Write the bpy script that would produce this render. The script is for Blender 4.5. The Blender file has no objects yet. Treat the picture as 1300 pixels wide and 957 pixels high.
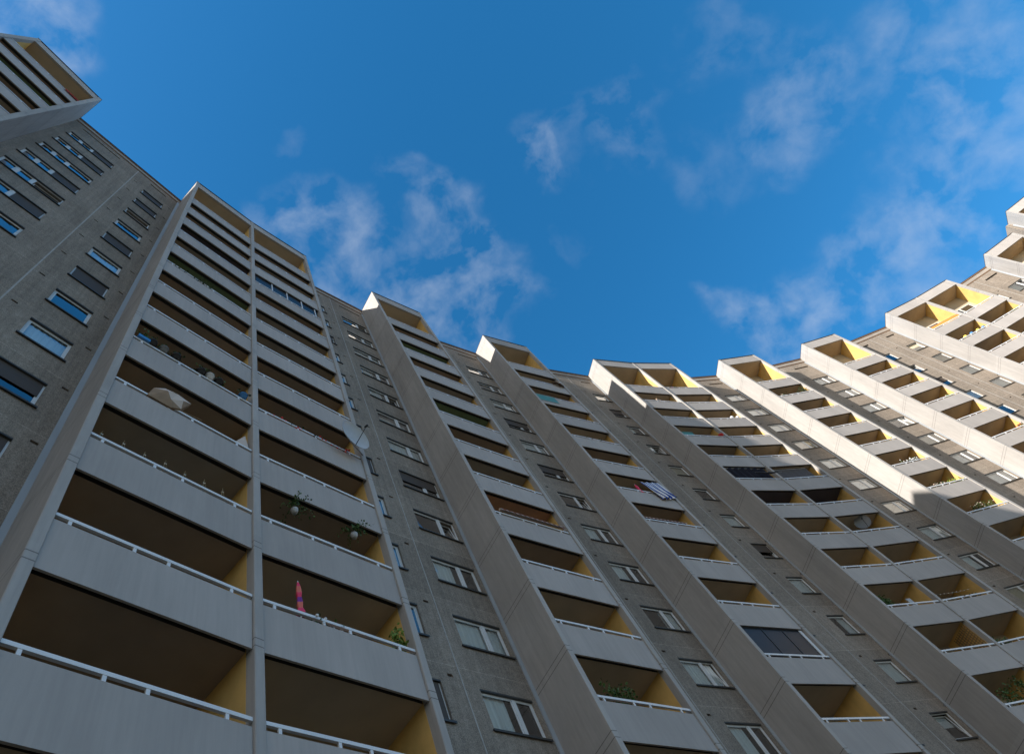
import bpy, math, random
from mathutils import Vector, Matrix
R = math.radians
rnd = random.Random(7)
scene = bpy.context.scene
COL = scene.collection

# ------------------------------------------------------------------ measured plan
EYE = 1.6                      # the photographer's eye above the paving
X0, Y0, WT, DEP, BEND, TH1 = -8.989, 2.608, 4.028, 1.707, 4.374, 84.002
GAPS = [6.757, 5.470, 5.739, 6.744, 5.464, 5.825, 6.679, 5.301]
DIRS = [84.002, 70.728, 62.43, 53.514, 40.834, 32.397, 21.994, 9.349]   # towers 1..8
DIR0 = 93.151
STOREY = 2.777
RAIL0 = 11.05 + EYE            # top of the handrail of level 0
ROOF = 46.70 + EYE
KMIN, KMAX = -4, 11
SUN_AZ, SUN_EL = 241.3, 28.9   # direction towards the sun, degrees from +X

def u(a): return Vector((math.cos(R(a)), math.sin(R(a)), 0))
def n(a): return Vector((math.sin(R(a)), -math.cos(R(a)), 0))
def rail(k): return RAIL0 + STOREY * k

# ------------------------------------------------------------------ mesh helper
class MB:
    def __init__(s): s.v = []; s.f = []; s.m = []; s.sm = []
    def quad(s, a, b, c, d, m=0):
        i = len(s.v); s.v += [tuple(a), tuple(b), tuple(c), tuple(d)]; s.f.append((i, i+1, i+2, i+3)); s.m.append(m); s.sm.append(False)
    def tri(s, a, b, c, m=0):
        i = len(s.v); s.v += [tuple(a), tuple(b), tuple(c)]; s.f.append((i, i+1, i+2)); s.m.append(m); s.sm.append(False)
    def box(s, x0, x1, y0, y1, z0, z1, m=0, skip=()):
        i = len(s.v)
        s.v += [(x0,y0,z0),(x1,y0,z0),(x1,y1,z0),(x0,y1,z0),(x0,y0,z1),(x1,y0,z1),(x1,y1,z1),(x0,y1,z1)]
        F = {'b':(0,3,2,1),'t':(4,5,6,7),'f':(0,1,5,4),'r':(1,2,6,5),'k':(2,3,7,6),'l':(3,0,4,7)}
        for k, f in F.items():
            if k in skip: continue
            s.f.append(tuple(i+j for j in f)); s.m.append(m[k] if isinstance(m, dict) else m); s.sm.append(False)
    def cbox(s, x0, x1, y0, y1, z0, z1, c, m=0):
        """box whose four vertical front/back edges are chamfered by c"""
        P = [(x0+c,y0),(x1-c,y0),(x1,y0+c),(x1,y1),(x0,y1),(x0,y0+c)]
        i = len(s.v); k = len(P)
        s.v += [(p[0],p[1],z0) for p in P] + [(p[0],p[1],z1) for p in P]
        for j in range(k):
            j2 = (j+1) % k; s.f.append((i+j, i+j2, i+k+j2, i+k+j)); s.m.append(m); s.sm.append(False)
        s.f.append(tuple(i+k+j for j in range(k))); s.m.append(m); s.sm.append(False)
        s.f.append(tuple(i+j for j in reversed(range(k)))); s.m.append(m); s.sm.append(False)
    def tube(s, pts, r, seg=6, m=0, caps=True):
        pts = [Vector(p) for p in pts]; rr = r if isinstance(r, (list, tuple)) else [r]*len(pts)
        rings = []
        for j, p in enumerate(pts):
            d = (pts[min(j+1, len(pts)-1)] - pts[max(j-1, 0)]).normalized()
            a = d.cross(Vector((0,0,1)));
            if a.length < 1e-3: a = Vector((1,0,0))
            a.normalize(); b = d.cross(a)
            base = len(s.v)
            for q in range(seg):
                t = 2*math.pi*q/seg; s.v.append(tuple(p + (a*math.cos(t) + b*math.sin(t))*rr[j]))
            rings.append(base)
        for j in range(len(rings)-1):
            for q in range(seg):
                q2 = (q+1) % seg
                s.f.append((rings[j]+q, rings[j]+q2, rings[j+1]+q2, rings[j+1]+q)); s.m.append(m); s.sm.append(True)
        if caps:
            s.f.append(tuple(rings[0]+q for q in reversed(range(seg)))); s.m.append(m); s.sm.append(False)
            s.f.append(tuple(rings[-1]+q for q in range(seg))); s.m.append(m); s.sm.append(False)
    def lathe(s, prof, c=(0,0,0), seg=14, m=0, ax=None):
        """profile of (radius, height); ax = matrix that turns the z axis"""
        c = Vector(c); rings = []
        for r, h in prof:
            base = len(s.v)
            for q in range(seg):
                t = 2*math.pi*q/seg; p = Vector((r*math.cos(t), r*math.sin(t), h))
                if ax: p = ax @ p
                s.v.append(tuple(c + p))
            rings.append(base)
        for j in range(len(rings)-1):
            for q in range(seg):
                q2 = (q+1) % seg
                s.f.append((rings[j]+q, rings[j]+q2, rings[j+1]+q2, rings[j+1]+q)); s.m.append(m); s.sm.append(True)
    def leaf(s, p, size, m=0, up=.3):
        d = Vector((rnd.gauss(0,1), rnd.gauss(0,1), rnd.gauss(0,1)+up)).normalized()
        e = d.cross(Vector((rnd.gauss(0,1), rnd.gauss(0,1), rnd.gauss(0,1)))).normalized()
        p = Vector(p); a = size*(.7+.6*rnd.random()); b = a*.38
        s.quad(p, p+d*a*.5+e*b, p+d*a, p+d*a*.5-e*b, m)
    def mesh(s, name, mats):
        me = bpy.data.meshes.new(name); me.from_pydata(s.v, [], s.f)
        for mt in mats: me.materials.append(mt)
        me.polygons.foreach_set('material_index', s.m); me.polygons.foreach_set('use_smooth', s.sm)
        me.update(); return me

def link(name, me, parent=None, loc=(0,0,0), rot=0.0):
    o = bpy.data.objects.new(name, me); COL.objects.link(o)
    if parent is not None: o.parent = parent
    o.location = loc; o.rotation_euler = (0,0,rot); return o
def tag(o, label=None, cat=None, group=None, kind=None):
    if label: o['label'] = label
    if cat: o['category'] = cat
    if group: o['group'] = group
    if kind: o['kind'] = kind
    return o

# ------------------------------------------------------------------ materials
def mat(name, col, rough=.7, spec=.3, noise=None, bump=0.0, bscale=60, extra=None, metal=0):
    m = bpy.data.materials.new(name); m.use_nodes = True; nt = m.node_tree; N = nt.nodes; L = nt.links
    b = N['Principled BSDF']; b.inputs['Roughness'].default_value = rough; b.inputs['Specular IOR Level'].default_value = spec
    b.inputs['Metallic'].default_value = metal
    g = N.new('ShaderNodeNewGeometry')
    colout = None
    if noise:
        # list of (scale, low multiplier, high multiplier, (sx,sy,sz))
        prev = None
        base = N.new('ShaderNodeRGB'); base.outputs[0].default_value = (*col, 1); prev = base.outputs[0]
        for sc, lo, hi, st in noise:
            mp = N.new('ShaderNodeMapping'); mp.inputs['Scale'].default_value = st; L.new(g.outputs['Position'], mp.inputs[0])
            t = N.new('ShaderNodeTexNoise'); t.inputs['Scale'].default_value = sc; t.inputs['Detail'].default_value = 5; L.new(mp.outputs[0], t.inputs['Vector'])
            r = N.new('ShaderNodeMapRange'); r.inputs['From Min'].default_value = .3; r.inputs['From Max'].default_value = .7
            r.inputs['To Min'].default_value = lo; r.inputs['To Max'].default_value = hi; L.new(t.outputs['Fac'], r.inputs['Value'])
            v = N.new('ShaderNodeVectorMath'); v.operation = 'SCALE'; L.new(prev, v.inputs[0]); L.new(r.outputs[0], v.inputs['Scale']); prev = v.outputs[0]
        colout = prev
    else:
        base = N.new('ShaderNodeRGB'); base.outputs[0].default_value = (*col, 1); colout = base.outputs[0]
    if extra: colout = extra(N, L, g, colout)
    L.new(colout, b.inputs['Base Color'])
    if bump:
        t = N.new('ShaderNodeTexNoise'); t.inputs['Scale'].default_value = bscale; t.inputs['Detail'].default_value = 3; L.new(g.outputs['Position'], t.inputs['Vector'])
        bp = N.new('ShaderNodeBump'); bp.inputs['Strength'].default_value = bump; bp.inputs['Distance'].default_value = .02
        L.new(t.outputs['Fac'], bp.inputs['Height']); L.new(bp.outputs[0], b.inputs['Normal'])
    return m

def storey_joints(offsets, width, fac):
    """thin horizontal joints once per storey, offsets measured from the handrail height"""
    def f(N, L, g, col):
        sep = N.new('ShaderNodeSeparateXYZ'); L.new(g.outputs['Position'], sep.inputs[0])
        for off in offsets:
            a = N.new('ShaderNodeMath'); a.operation = 'SUBTRACT'; L.new(sep.outputs['Z'], a.inputs[0]); a.inputs[1].default_value = RAIL0 - STOREY*6 + off
            b = N.new('ShaderNodeMath'); b.operation = 'MODULO'; L.new(a.outputs[0], b.inputs[0]); b.inputs[1].default_value = STOREY
            c = N.new('ShaderNodeMath'); c.operation = 'LESS_THAN'; L.new(b.outputs[0], c.inputs[0]); c.inputs[1].default_value = width
            d = N.new('ShaderNodeMapRange'); L.new(c.outputs[0], d.inputs['Value']); d.inputs['To Min'].default_value = 1; d.inputs['To Max'].default_value = fac
            v = N.new('ShaderNodeVectorMath'); v.operation = 'SCALE'; L.new(col, v.inputs[0]); L.new(d.outputs[0], v.inputs['Scale']); col = v.outputs[0]
        return col
    return f

def aggregate(N, L, g, col):
    t = N.new('ShaderNodeTexVoronoi'); t.inputs['Scale'].default_value = 58; L.new(g.outputs['Position'], t.inputs['Vector'])
    s = N.new('ShaderNodeSeparateColor'); L.new(t.outputs['Color'], s.inputs[0])
    r = N.new('ShaderNodeMapRange'); r.inputs['To Min'].default_value = .68; r.inputs['To Max'].default_value = 1.34; L.new(s.outputs[0], r.inputs['Value'])
    v = N.new('ShaderNodeVectorMath'); v.operation = 'SCALE'; L.new(col, v.inputs[0]); L.new(r.outputs[0], v.inputs['Scale'])
    return storey_joints([-.93], .026, 1.40)(N, L, g, v.outputs[0])

def weather(streak, tone, per_storey=0.0):
    """rain streaks, a tone of its own for every panel, optional tone per storey"""
    def f(N, L, g, col):
        mp = N.new('ShaderNodeMapping'); mp.inputs['Scale'].default_value = (5.5,5.5,.22); L.new(g.outputs['Position'], mp.inputs[0])
        t = N.new('ShaderNodeTexNoise'); t.inputs['Scale'].default_value = 1.6; t.inputs['Detail'].default_value = 7; t.inputs['Roughness'].default_value = .65; L.new(mp.outputs[0], t.inputs['Vector'])
        r = N.new('ShaderNodeMapRange'); r.inputs['From Min'].default_value = .40; r.inputs['From Max'].default_value = .72; r.inputs['To Min'].default_value = 1.0; r.inputs['To Max'].default_value = 1-streak; L.new(t.outputs['Fac'], r.inputs['Value'])
        v = N.new('ShaderNodeVectorMath'); v.operation = 'SCALE'; L.new(col, v.inputs[0]); L.new(r.outputs[0], v.inputs['Scale']); col = v.outputs[0]
        oi = N.new('ShaderNodeObjectInfo'); r = N.new('ShaderNodeMapRange'); r.inputs['To Min'].default_value = 1-tone; r.inputs['To Max'].default_value = 1+tone; L.new(oi.outputs['Random'], r.inputs['Value'])
        v = N.new('ShaderNodeVectorMath'); v.operation = 'SCALE'; L.new(col, v.inputs[0]); L.new(r.outputs[0], v.inputs['Scale']); col = v.outputs[0]
        if per_storey:
            sep = N.new('ShaderNodeSeparateXYZ'); L.new(g.outputs['Position'], sep.inputs[0])
            a = N.new('ShaderNodeMath'); a.operation = 'SUBTRACT'; L.new(sep.outputs['Z'], a.inputs[0]); a.inputs[1].default_value = RAIL0 - STOREY*6 - .93
            b = N.new('ShaderNodeMath'); b.operation = 'DIVIDE'; L.new(a.outputs[0], b.inputs[0]); b.inputs[1].default_value = STOREY
            c = N.new('ShaderNodeMath'); c.operation = 'FLOOR'; L.new(b.outputs[0], c.inputs[0])
            d = N.new('ShaderNodeMath'); d.operation = 'MULTIPLY_ADD'; L.new(oi.outputs['Random'], d.inputs[0]); d.inputs[1].default_value = 57.0; L.new(c.outputs[0], d.inputs[2])
            wn_ = N.new('ShaderNodeTexWhiteNoise'); wn_.noise_dimensions = '1D'; L.new(d.outputs[0], wn_.inputs['W'])
            r = N.new('ShaderNodeMapRange'); r.inputs['To Min'].default_value = 1-per_storey; r.inputs['To Max'].default_value = 1+per_storey; L.new(wn_.outputs['Value'], r.inputs['Value'])
            v = N.new('ShaderNodeVectorMath'); v.operation = 'SCALE'; L.new(col, v.inputs[0]); L.new(r.outputs[0], v.inputs['Scale']); col = v.outputs[0]
        return col
    return f
def chain(*fs):
    def f(N, L, g, col):
        for q in fs: col = q(N, L, g, col)
        return col
    return f

M = {}
M['fin'] = mat('painted_concrete', (.43,.412,.395), .8, .2, [(1.3,.90,1.06,(1,1,.25)),(9,.96,1.04,(1,1,.3))], .2, 90, chain(weather(.13,.02,.05), storey_joints([-1.34,-1.16], .026, .50)))
M['parapet'] = mat('cement_board', (.43,.40,.378), .75, .25, [(.9,.92,1.06,(1,1,.4)),(14,.98,1.02,(1,1,.15))], .12, 120, weather(.10,.06))
M['wall'] = mat('exposed_aggregate', (.30,.255,.212), .9, .15, [(.6,.86,1.12,(1,1,.5)),(5,.9,1.1,(1,1,1))], .6, 90, chain(aggregate, weather(.24,.02,.085)))
M['sealant'] = mat('joint_sealant', (.42,.40,.375), .8, .2, [(6,.85,1.1,(1,1,1))])
M['strip'] = mat('corner_flashing', (.40,.44,.48), .45, .5, [(2,.9,1.08,(1,1,.3))])
M['yellow'] = mat('ochre_paint', (.76,.49,.17), .75, .2, [(1.5,.84,1.06,(1,1,1)),(6,.94,1.04,(1,1,.3))], .05, 60)
M['ceil'] = mat('ceiling_beige', (.54,.44,.33), .8, .2, [(1.2,.9,1.08,(1,1,1))])
M['ceil_brown'] = mat('ceiling_brown', (.38,.29,.22), .8, .2, [(1.2,.9,1.08,(1,1,1))])
M['ceil_green'] = mat('ceiling_green', (.18,.25,.14), .8, .2, [(1.2,.9,1.08,(1,1,1))])
M['ceil_dark'] = mat('ceiling_dark', (.10,.085,.10), .8, .2, [(1.2,.9,1.08,(1,1,1))])
M['ceil_grey'] = mat('ceiling_grey', (.38,.33,.28), .8, .2, [(1.2,.9,1.08,(1,1,1))])
M['ceil_orange'] = mat('ceiling_salmon', (.55,.30,.19), .8, .2, [(1.2,.9,1.08,(1,1,1))])
M['back'] = mat('loggia_back_wall', (.50,.45,.36), .85, .2, [(2,.9,1.06,(1,1,1))])
M['white'] = mat('white_lacquer', (.78,.79,.80), .35, .5, [(3,.94,1.02,(1,1,1))])
M['frame'] = mat('white_window_frame', (.70,.71,.71), .4, .5, [(4,.92,1.03,(1,1,1))])
M['sill'] = mat('dark_sill_and_gap_shade', (.06,.058,.055), .5, .4)
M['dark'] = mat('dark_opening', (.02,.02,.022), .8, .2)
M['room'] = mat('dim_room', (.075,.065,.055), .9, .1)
M['coping'] = mat('dark_coping_sheet', (.055,.05,.048), .45, .5)
M['brown'] = mat('brown_eaves_board', (.20,.115,.065), .7, .3, [(8,.8,1.15,(1,1,1))])
M['fascia'] = mat('roof_fascia_concrete', (.34,.30,.26), .85, .2, [(2,.88,1.08,(1,1,1)),(30,.9,1.1,(1,1,1))])
M['curtain'] = mat('white_net_curtain', (.88,.88,.85), .9, .1, [(12,.82,1.08,(1,1,.03))])
M['curtain_beige'] = mat('beige_curtain', (.62,.54,.40), .9, .1, [(12,.85,1.08,(1,1,.03))])
M['blind'] = mat('grey_shutter_slats', (.32,.29,.25), .6, .3, [(1,.95,1.05,(1,1,60))])
M['blind_dark'] = mat('brown_shutter_slats', (.085,.065,.05), .6, .3, [(1,.9,1.1,(1,1,60))])
M['leaf'] = mat('leaf_green', (.055,.115,.030), .6, .3, [(7,.7,1.4,(1,1,1))])
M['leaf_dark'] = mat('leaf_dark_green', (.030,.062,.022), .6, .3, [(7,.7,1.4,(1,1,1))])
M['leaf_lime'] = mat('leaf_yellow_green', (.16,.24,.04), .6, .3, [(7,.7,1.3,(1,1,1))])
M['stem'] = mat('brown_stem', (.12,.09,.05), .8, .2)
M['black'] = mat('black_plastic', (.025,.025,.027), .5, .4)
M['steel'] = mat('galvanised_steel', (.42,.43,.44), .4, .5, metal=.7)
M['dish'] = mat('dish_light_grey', (.50,.51,.52), .45, .4, [(3,.92,1.04,(1,1,1))])
M['dish_dark'] = mat('dish_slate_grey', (.20,.205,.21), .45, .4)
M['pink'] = mat('pink_fabric', (.78,.07,.16), .8, .2)
M['orange'] = mat('orange_fabric', (.85,.30,.07), .8, .2)
M['royal'] = mat('royal_blue_towelling', (.03,.07,.30), .9, .1)
M['coral'] = mat('coral_fabric', (.72,.19,.15), .8, .2)
M['purple'] = mat('purple_fabric', (.20,.05,.30), .8, .2)
M['red'] = mat('red_fabric', (.62,.05,.05), .8, .2)
M['black2'] = mat('charcoal_fabric', (.022,.023,.034), .9, .1)
M['teal'] = mat('teal_plastic', (.09,.26,.23), .5, .4)
M['blue'] = mat('blue_plastic', (.05,.22,.50), .4, .5)
M['navy'] = mat('navy_fabric', (.028,.032,.06), .8, .2)
M['beige'] = mat('beige_canvas', (.33,.235,.16), .85, .2, [(5,.85,1.1,(1,1,1))])
M['cream'] = mat('cream_canvas', (.60,.50,.43), .85, .2)
M['maroon'] = mat('maroon_canvas', (.16,.035,.03), .85, .2)
M['terracotta'] = mat('terracotta', (.40,.15,.07), .8, .2, [(9,.85,1.1,(1,1,1))])
M['wood'] = mat('trellis_wood', (.33,.21,.10), .7, .3, [(10,.8,1.1,(1,1,1))])
M['bamboo'] = mat('dry_reed', (.42,.31,.17), .8, .2, [(1,.8,1.15,(40,40,1))])
M['greennet'] = mat('green_screen_cloth', (.035,.13,.075), .8, .2, [(30,.85,1.1,(1,1,1))])
M['lampshade'] = mat('pale_glass_bead', (.75,.72,.62), .3, .6)
M['yellowp'] = mat('yellow_paper', (.85,.70,.12), .7, .3)
def glass_mat():
    m = bpy.data.materials.new('window_glass'); m.use_nodes = True; N = m.node_tree.nodes; L = m.node_tree.links
    N.remove(N['Principled BSDF']); out = N['Material Output']
    tr = N.new('ShaderNodeBsdfTransparent'); tr.inputs[0].default_value = (.88,.91,.91,1)
    gl = N.new('ShaderNodeBsdfGlossy'); gl.inputs['Roughness'].default_value = .015; gl.inputs[0].default_value = (1,1,1,1)
    fr = N.new('ShaderNodeFresnel'); fr.inputs['IOR'].default_value = 1.52
    i1 = N.new('ShaderNodeMath'); i1.operation = 'SUBTRACT'; i1.inputs[0].default_value = 1.0; L.new(fr.outputs[0], i1.inputs[1]); i2 = N.new('ShaderNodeMath'); i2.operation = 'POWER'; L.new(i1.outputs[0], i2.inputs[0]); i2.inputs[1].default_value = 3.4; i3 = N.new('ShaderNodeMath'); i3.operation = 'SUBTRACT'; i3.inputs[0].default_value = 1.0; L.new(i2.outputs[0], i3.inputs[1])
    g = N.new('ShaderNodeNewGeometry'); t = N.new('ShaderNodeTexNoise'); t.inputs['Scale'].default_value = 2.2; L.new(g.outputs['Position'], t.inputs['Vector'])
    bp = N.new('ShaderNodeBump'); bp.inputs['Strength'].default_value = .35; bp.inputs['Distance'].default_value = .05; L.new(t.outputs['Fac'], bp.inputs['Height'])
    L.new(bp.outputs[0], gl.inputs['Normal'])
    mx = N.new('ShaderNodeMixShader'); L.new(i3.outputs[0], mx.inputs[0]); L.new(tr.outputs[0], mx.inputs[1]); L.new(gl.outputs[0], mx.inputs[2]); L.new(mx.outputs[0], out.inputs[0])
    return m
M['glass'] = glass_mat()
M['film'] = mat('dark_tinted_film', (.03,.032,.036), .25, .12)
M['glassdark'] = mat('dark_glass', (.018,.021,.024), .05, .8)

# ------------------------------------------------------------------ plan
towers = []            # name, A (front left), list of (origin, dir) bays, D
P = Vector((X0, Y0, 0)); names = ['T1','T2','T3','T4','T5','T6','T7','T8']
double = {'T1','T4','T7'}
BAY = {}               # bay name -> (front-left corner, direction)
WALLS = {}             # wall name -> (start, end, height)
TB = {}; TD = {}
a0 = (DIR0 + TH1)/2
T0rb = P - GAPS[0]*u(a0)
TB['T0'] = T0rb - WT*u(DIR0); TD['T0'] = T0rb
BAY['T0'] = (T0rb + DEP*n(DIR0) - WT*u(DIR0), DIR0)
WALLS['W0'] = (T0rb, P.copy())
for i, nm in enumerate(names):
    a = DIRS[i]; TB[nm] = P.copy(); A = P + DEP*n(a)
    if nm in double:
        BAY[nm+'a'] = (A, a); A2 = A + WT*u(a); BAY[nm+'b'] = (A2, a-BEND); C = A2 + WT*u(a-BEND); aa = a-BEND
    else:
        BAY[nm] = (A, a); C = A + WT*u(a); aa = a
    D = C - DEP*n(aa); TD[nm] = D
    if i < 7:
        P = D + GAPS[i+1]*u((aa+DIRS[i+1])/2); WALLS['W%d' % (i+1)] = (D, P.copy())

# one building carries the whole curve
ORG = Vector((8.0, 42.0, 0))
bld = bpy.data.objects.new('apartment_building', None); COL.objects.link(bld); bld.location = ORG
tag(bld, 'long curved grey concrete apartment tower block with stacked balconies and ochre side walls', 'apartment building')
ORG2 = Vector((51.0, 62.0, 0))
bld2 = bpy.data.objects.new('apartment_building', None); COL.objects.link(bld2); bld2.location = ORG2
tag(bld2, 'taller sunlit balcony tower standing beyond the curved block at the right edge', 'apartment building')

def part(name, me, p, a, parent=bld, z=0.0):
    pl = parent.location
    return link(name, me, parent, (p.x-pl.x, p.y-pl.y, z-pl.z), R(a))

# ---- projection, only to choose which repeats show largest in the photograph
CE1 = None
VX, VY, F = 317.342-650, 87.838-434, 843.739
zc = Vector((VX, VY, F)).normalized()
e1 = Vector((0,0,1)).cross(zc).normalized(); e2 = zc.cross(e1)
def project(p):
    q = p - Vector((0,0,EYE)); d = e1*q.x + e2*q.y + zc*q.z
    if d.z <= 0: return None
    return (650 + F*d.x/d.z, 434 + F*d.y/d.z, q.length)
def size_in_photo(p):
    r = project(p)
    if r is None or not (-45 < r[0] < 1345 and -45 < r[1] < 1000): return -1
    return 1/r[2]

# ------------------------------------------------------------------ facade walls with real openings
WIN = {}   # kind -> width
FAC = {
 'W0': dict(w=[('wide',.52,2.97),('single',4.80,6.03)], joint=[3.97], vents=[6.41,4.25]),
 'W1': dict(w=[('narrow',1.42,2.07),('double',3.33,5.18)], joint=[2.80], vents=[2.45]),
 'W2': dict(w=[('double',3.60,5.43)], joint=[2.76], vents=[3.1]),
 'W3': dict(w=[('wide',.52,2.97),('single',5.12,6.34)], joint=[4.17], vents=[4.62,6.58]),
 'W4': dict(w=[('narrow',1.42,2.07),('double',3.50,5.24)], joint=[2.80], vents=[3.1]),
 'W5': dict(w=[('double',3.74,5.56)], joint=[2.80], vents=[3.2]),
 'W6': dict(w=[('wide',.58,3.10),('single',5.12,6.33)], joint=[4.75,3.75], vents=[4.3,6.5]),
 'W7': dict(w=[('narrow',1.42,2.07),('double',3.33,5.10)], joint=[2.80], vents=[2.45]),
}
HEAD = 1.27
wall_open = []
def wall_mesh(length, spec, roof, kmax, name):
    """wall skin in local coordinates: x along, y=0 outer face, +y into the building"""
    m = MB(); holes = []
    for kind, x0, x1 in spec['w']:
        for k in range(KMIN, kmax+1): holes.append((x0, x1, rail(k), rail(k)+HEAD))
        holes.append((x0+.1, x1-.1, roof-1.62, roof-1.40))
    for v in spec['vents']:
        for k in range(KMIN, kmax+1): holes.append((v-.09, v+.09, rail(k)+1.45, rail(k)+1.55))
    xs = sorted(set([0, length] + [h[0] for h in holes] + [h[1] for h in holes]))
    top = roof-.08
    for i in range(len(xs)-1):
        xa, xb = xs[i], xs[i+1]
        hs = sorted([h for h in holes if h[0] <= xa+1e-6 and h[1] >= xb-1e-6], key=lambda h: h[2])
        z = 0.0
        for h in hs:
            m.quad((xa,0,z),(xb,0,z),(xb,0,h[2]),(xa,0,h[2]), 0); z = h[3]
        m.quad((xa,0,z),(xb,0,z),(xb,0,top),(xa,0,top), 0)
    RD = .24
    for x0, x1, z0, z1 in holes:
        m.quad((x0,0,z0),(x0,RD,z0),(x0,RD,z1),(x0,0,z1)); m.quad((x1,0,z0),(x1,0,z1),(x1,RD,z1),(x1,RD,z0))
        m.quad((x0,0,z1),(x0,RD,z1),(x1,RD,z1),(x1,0,z1)); m.quad((x0,0,z0),(x1,0,z0),(x1,RD,z0),(x0,RD,z0))
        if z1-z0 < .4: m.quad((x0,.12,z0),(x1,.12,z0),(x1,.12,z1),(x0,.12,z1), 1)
    # inner skin so that no daylight enters behind the wall
    return m.mesh(name, [M['wall'], M['dark']])

def add_wall(name, p, q, spec, parent=bld, roof=ROOF, kmax=KMAX):
    d = q-p; L_ = d.length; a = math.degrees(math.atan2(d.y, d.x))
    w = part('facade_wall', wall_mesh(L_, spec, roof, kmax, 'facade_wall'), p, a, parent)
    for j in spec['joint']:
        b = MB(); b.box(j-.022, j+.022, -.006, .01, 0, roof-.66); part_sub('wall_joint', b.mesh('wall_joint', [M['sealant']]), w)
    b = MB(); b.box(0, L_, -.05, .02, roof-.62, roof-.16, 0); b.box(0, L_, -.025, .02, roof-.72, roof-.624, 1); 
    part_sub('roof_fascia', b.mesh('roof_fascia', [M['fascia'], M['brown']]), w)
    b = MB(); b.box(-.02, L_+.02, -.10, .30, roof-.155, roof-.02, 0); b.box(-.02, L_+.02, -.13, .30, roof-.018, roof, 1)
    part_sub('roof_coping', b.mesh('roof_coping', [M['brown'], M['coping']]), w)
    return a

def part_sub(name, me, parent, loc=(0,0,0)):
    o = bpy.data.objects.new(name, me); COL.objects.link(o); o.parent = parent; o.location = loc; return o

# ------------------------------------------------------------------ windows
def win_meshes(kind, w, tilt=False):
    """frame / sill / glass meshes; x from 0 to w, z from 0 to HEAD, face of the wall at y=0"""
    h = HEAD; y0 = .075; y1 = .115; t = .05
    f = MB(); g = MB()
    f.box(0, t, y0, y1, 0, h); f.box(w-t, w, y0, y1, 0, h); f.box(t, w-t, y0, y1, 0, t+.02); f.box(t, w-t, y0, y1, h-t-.02, h)
    if kind == 'wide': cuts = [.62, 1.27]
    elif kind == 'double': cuts = [w*.63]
    else: cuts = []
    xs = [t] + cuts + [w-t]
    for c in cuts: f.box(c-.055, c+.055, y0-.012, y1, t+.02, h-t-.02)
    def lean(mb, start):
        for j in range(start, len(mb.v)):
            x_, y_, z_ = mb.v[j]; mb.v[j] = (x_, y_ + .115*max(0, z_-t), z_)
    for i in range(len(xs)-1):
        fs, gs = len(f.v), len(g.v)
        xa = xs[i] + (.055 if i else 0); xb = xs[i+1] - (.055 if i < len(xs)-2 else 0)
        # casement rim
        r = .045; za, zb = t+.02, h-t-.02
        f.box(xa, xa+r, y0+.008, y1-.008, za, zb); f.box(xb-r, xb, y0+.008, y1-.008, za, zb)
        f.box(xa+r, xb-r, y0+.008, y1-.008, za, za+r); f.box(xa+r, xb-r, y0+.008, y1-.008, zb-r, zb)
        g.quad((xa+r,y0+.02,za+r),(xb-r,y0+.02,za+r),(xb-r,y0+.02,zb-r),(xa+r,y0+.02,zb-r))
        if tilt and i == len(xs)-2: lean(f, fs); lean(g, gs)
    s = MB(); s.box(-.06, w+.06, -.055, y0, -.03, .0); s.box(-.06, w+.06, -.06, -.045, -.07, -.03); f.box(0, w, .003, y0-.0005, h-.05, h-.004, 1)
    return f.mesh('window', [M['frame'], M['sill']]), g.mesh('pane', [M['glass']]), s.mesh('sill', [M['sill'], M['sill']])
CUR = {}
def curtain_mesh(kind, w, style):
    key = (kind, round(w,2), style)
    if key in CUR: return CUR[key]
    m = MB(); h = HEAD
    def folds(xa, xb, za, zb, y, mi, amp=.015):
        nseg = max(4, int((xb-xa)/.05)); pts = [(xa+(xb-xa)*i/nseg, y+amp*math.sin(i*1.9)) for i in range(nseg+1)]
        for i in range(nseg): m.quad((*pts[i], za), (*pts[i+1], za), (*pts[i+1], zb), (*pts[i], zb), mi)
    if style == 'net': folds(.05, w-.05, .02, h, .17, 0); mats = [M['curtain']]
    elif style == 'half': folds(.05, w*.5, .02, h, .175, 0); mats = [M['curtain']]
    elif style == 'right': folds(w*.55, w-.05, .02, h, .175, 0); mats = [M['curtain']]
    elif style == 'beige': folds(.05, w-.05, .02, h, .17, 0); mats = [M['curtain_beige']]
    elif style == 'blind': m.quad((.06,.122,.05),(w-.06,.122,.05),(w-.06,.122,h),(.06,.122,h)); mats = [M['blind']]
    elif style == 'blinddark': m.quad((.06,.122,.35),(w-.06,.122,.35),(w-.06,.122,h),(.06,.122,h)); m.box(.06,w-.06,.118,.126,.32,.35); mats = [M['blind_dark']]
    elif style == 'outer': m.box(.052,w-.052,.058,.070,.06,h-.055); mats = [M['blind_dark']]
    elif style == 'outerhalf': m.box(.052,w-.052,.058,.070,h*.45,h-.055); mats = [M['blind_dark']]
    elif style == 'outerleft': m.box(w*.55,w-.052,.058,.070,.06,h-.055); mats = [M['blind_dark']]
    elif style == 'top': m.quad((.05,.29,h-.55),(w-.05,.29,h-.55),(w-.05,.29,h),(.05,.29,h)); mats = [M['curtain']]
    else: return None
    CUR[key] = m.mesh('curtain', mats); return CUR[key]

protoW = {}
win_list = []
def queue_windows(name, p, q, spec, parent, kmax):
    d = q-p; a = math.degrees(math.atan2(d.y, d.x))
    for kind, x0, x1 in spec['w']:
        for k in range(KMIN, kmax+1):
            pos = p + u(a)*x0; c = pos + u(a)*(x1-x0)/2 + Vector((0,0,rail(k)+.6))
            win_list.append(dict(kind=kind, w=round(x1-x0,3), pos=pos, a=a, z=rail(k), parent=parent, s=size_in_photo(c), wall=name, k=k))

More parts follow.
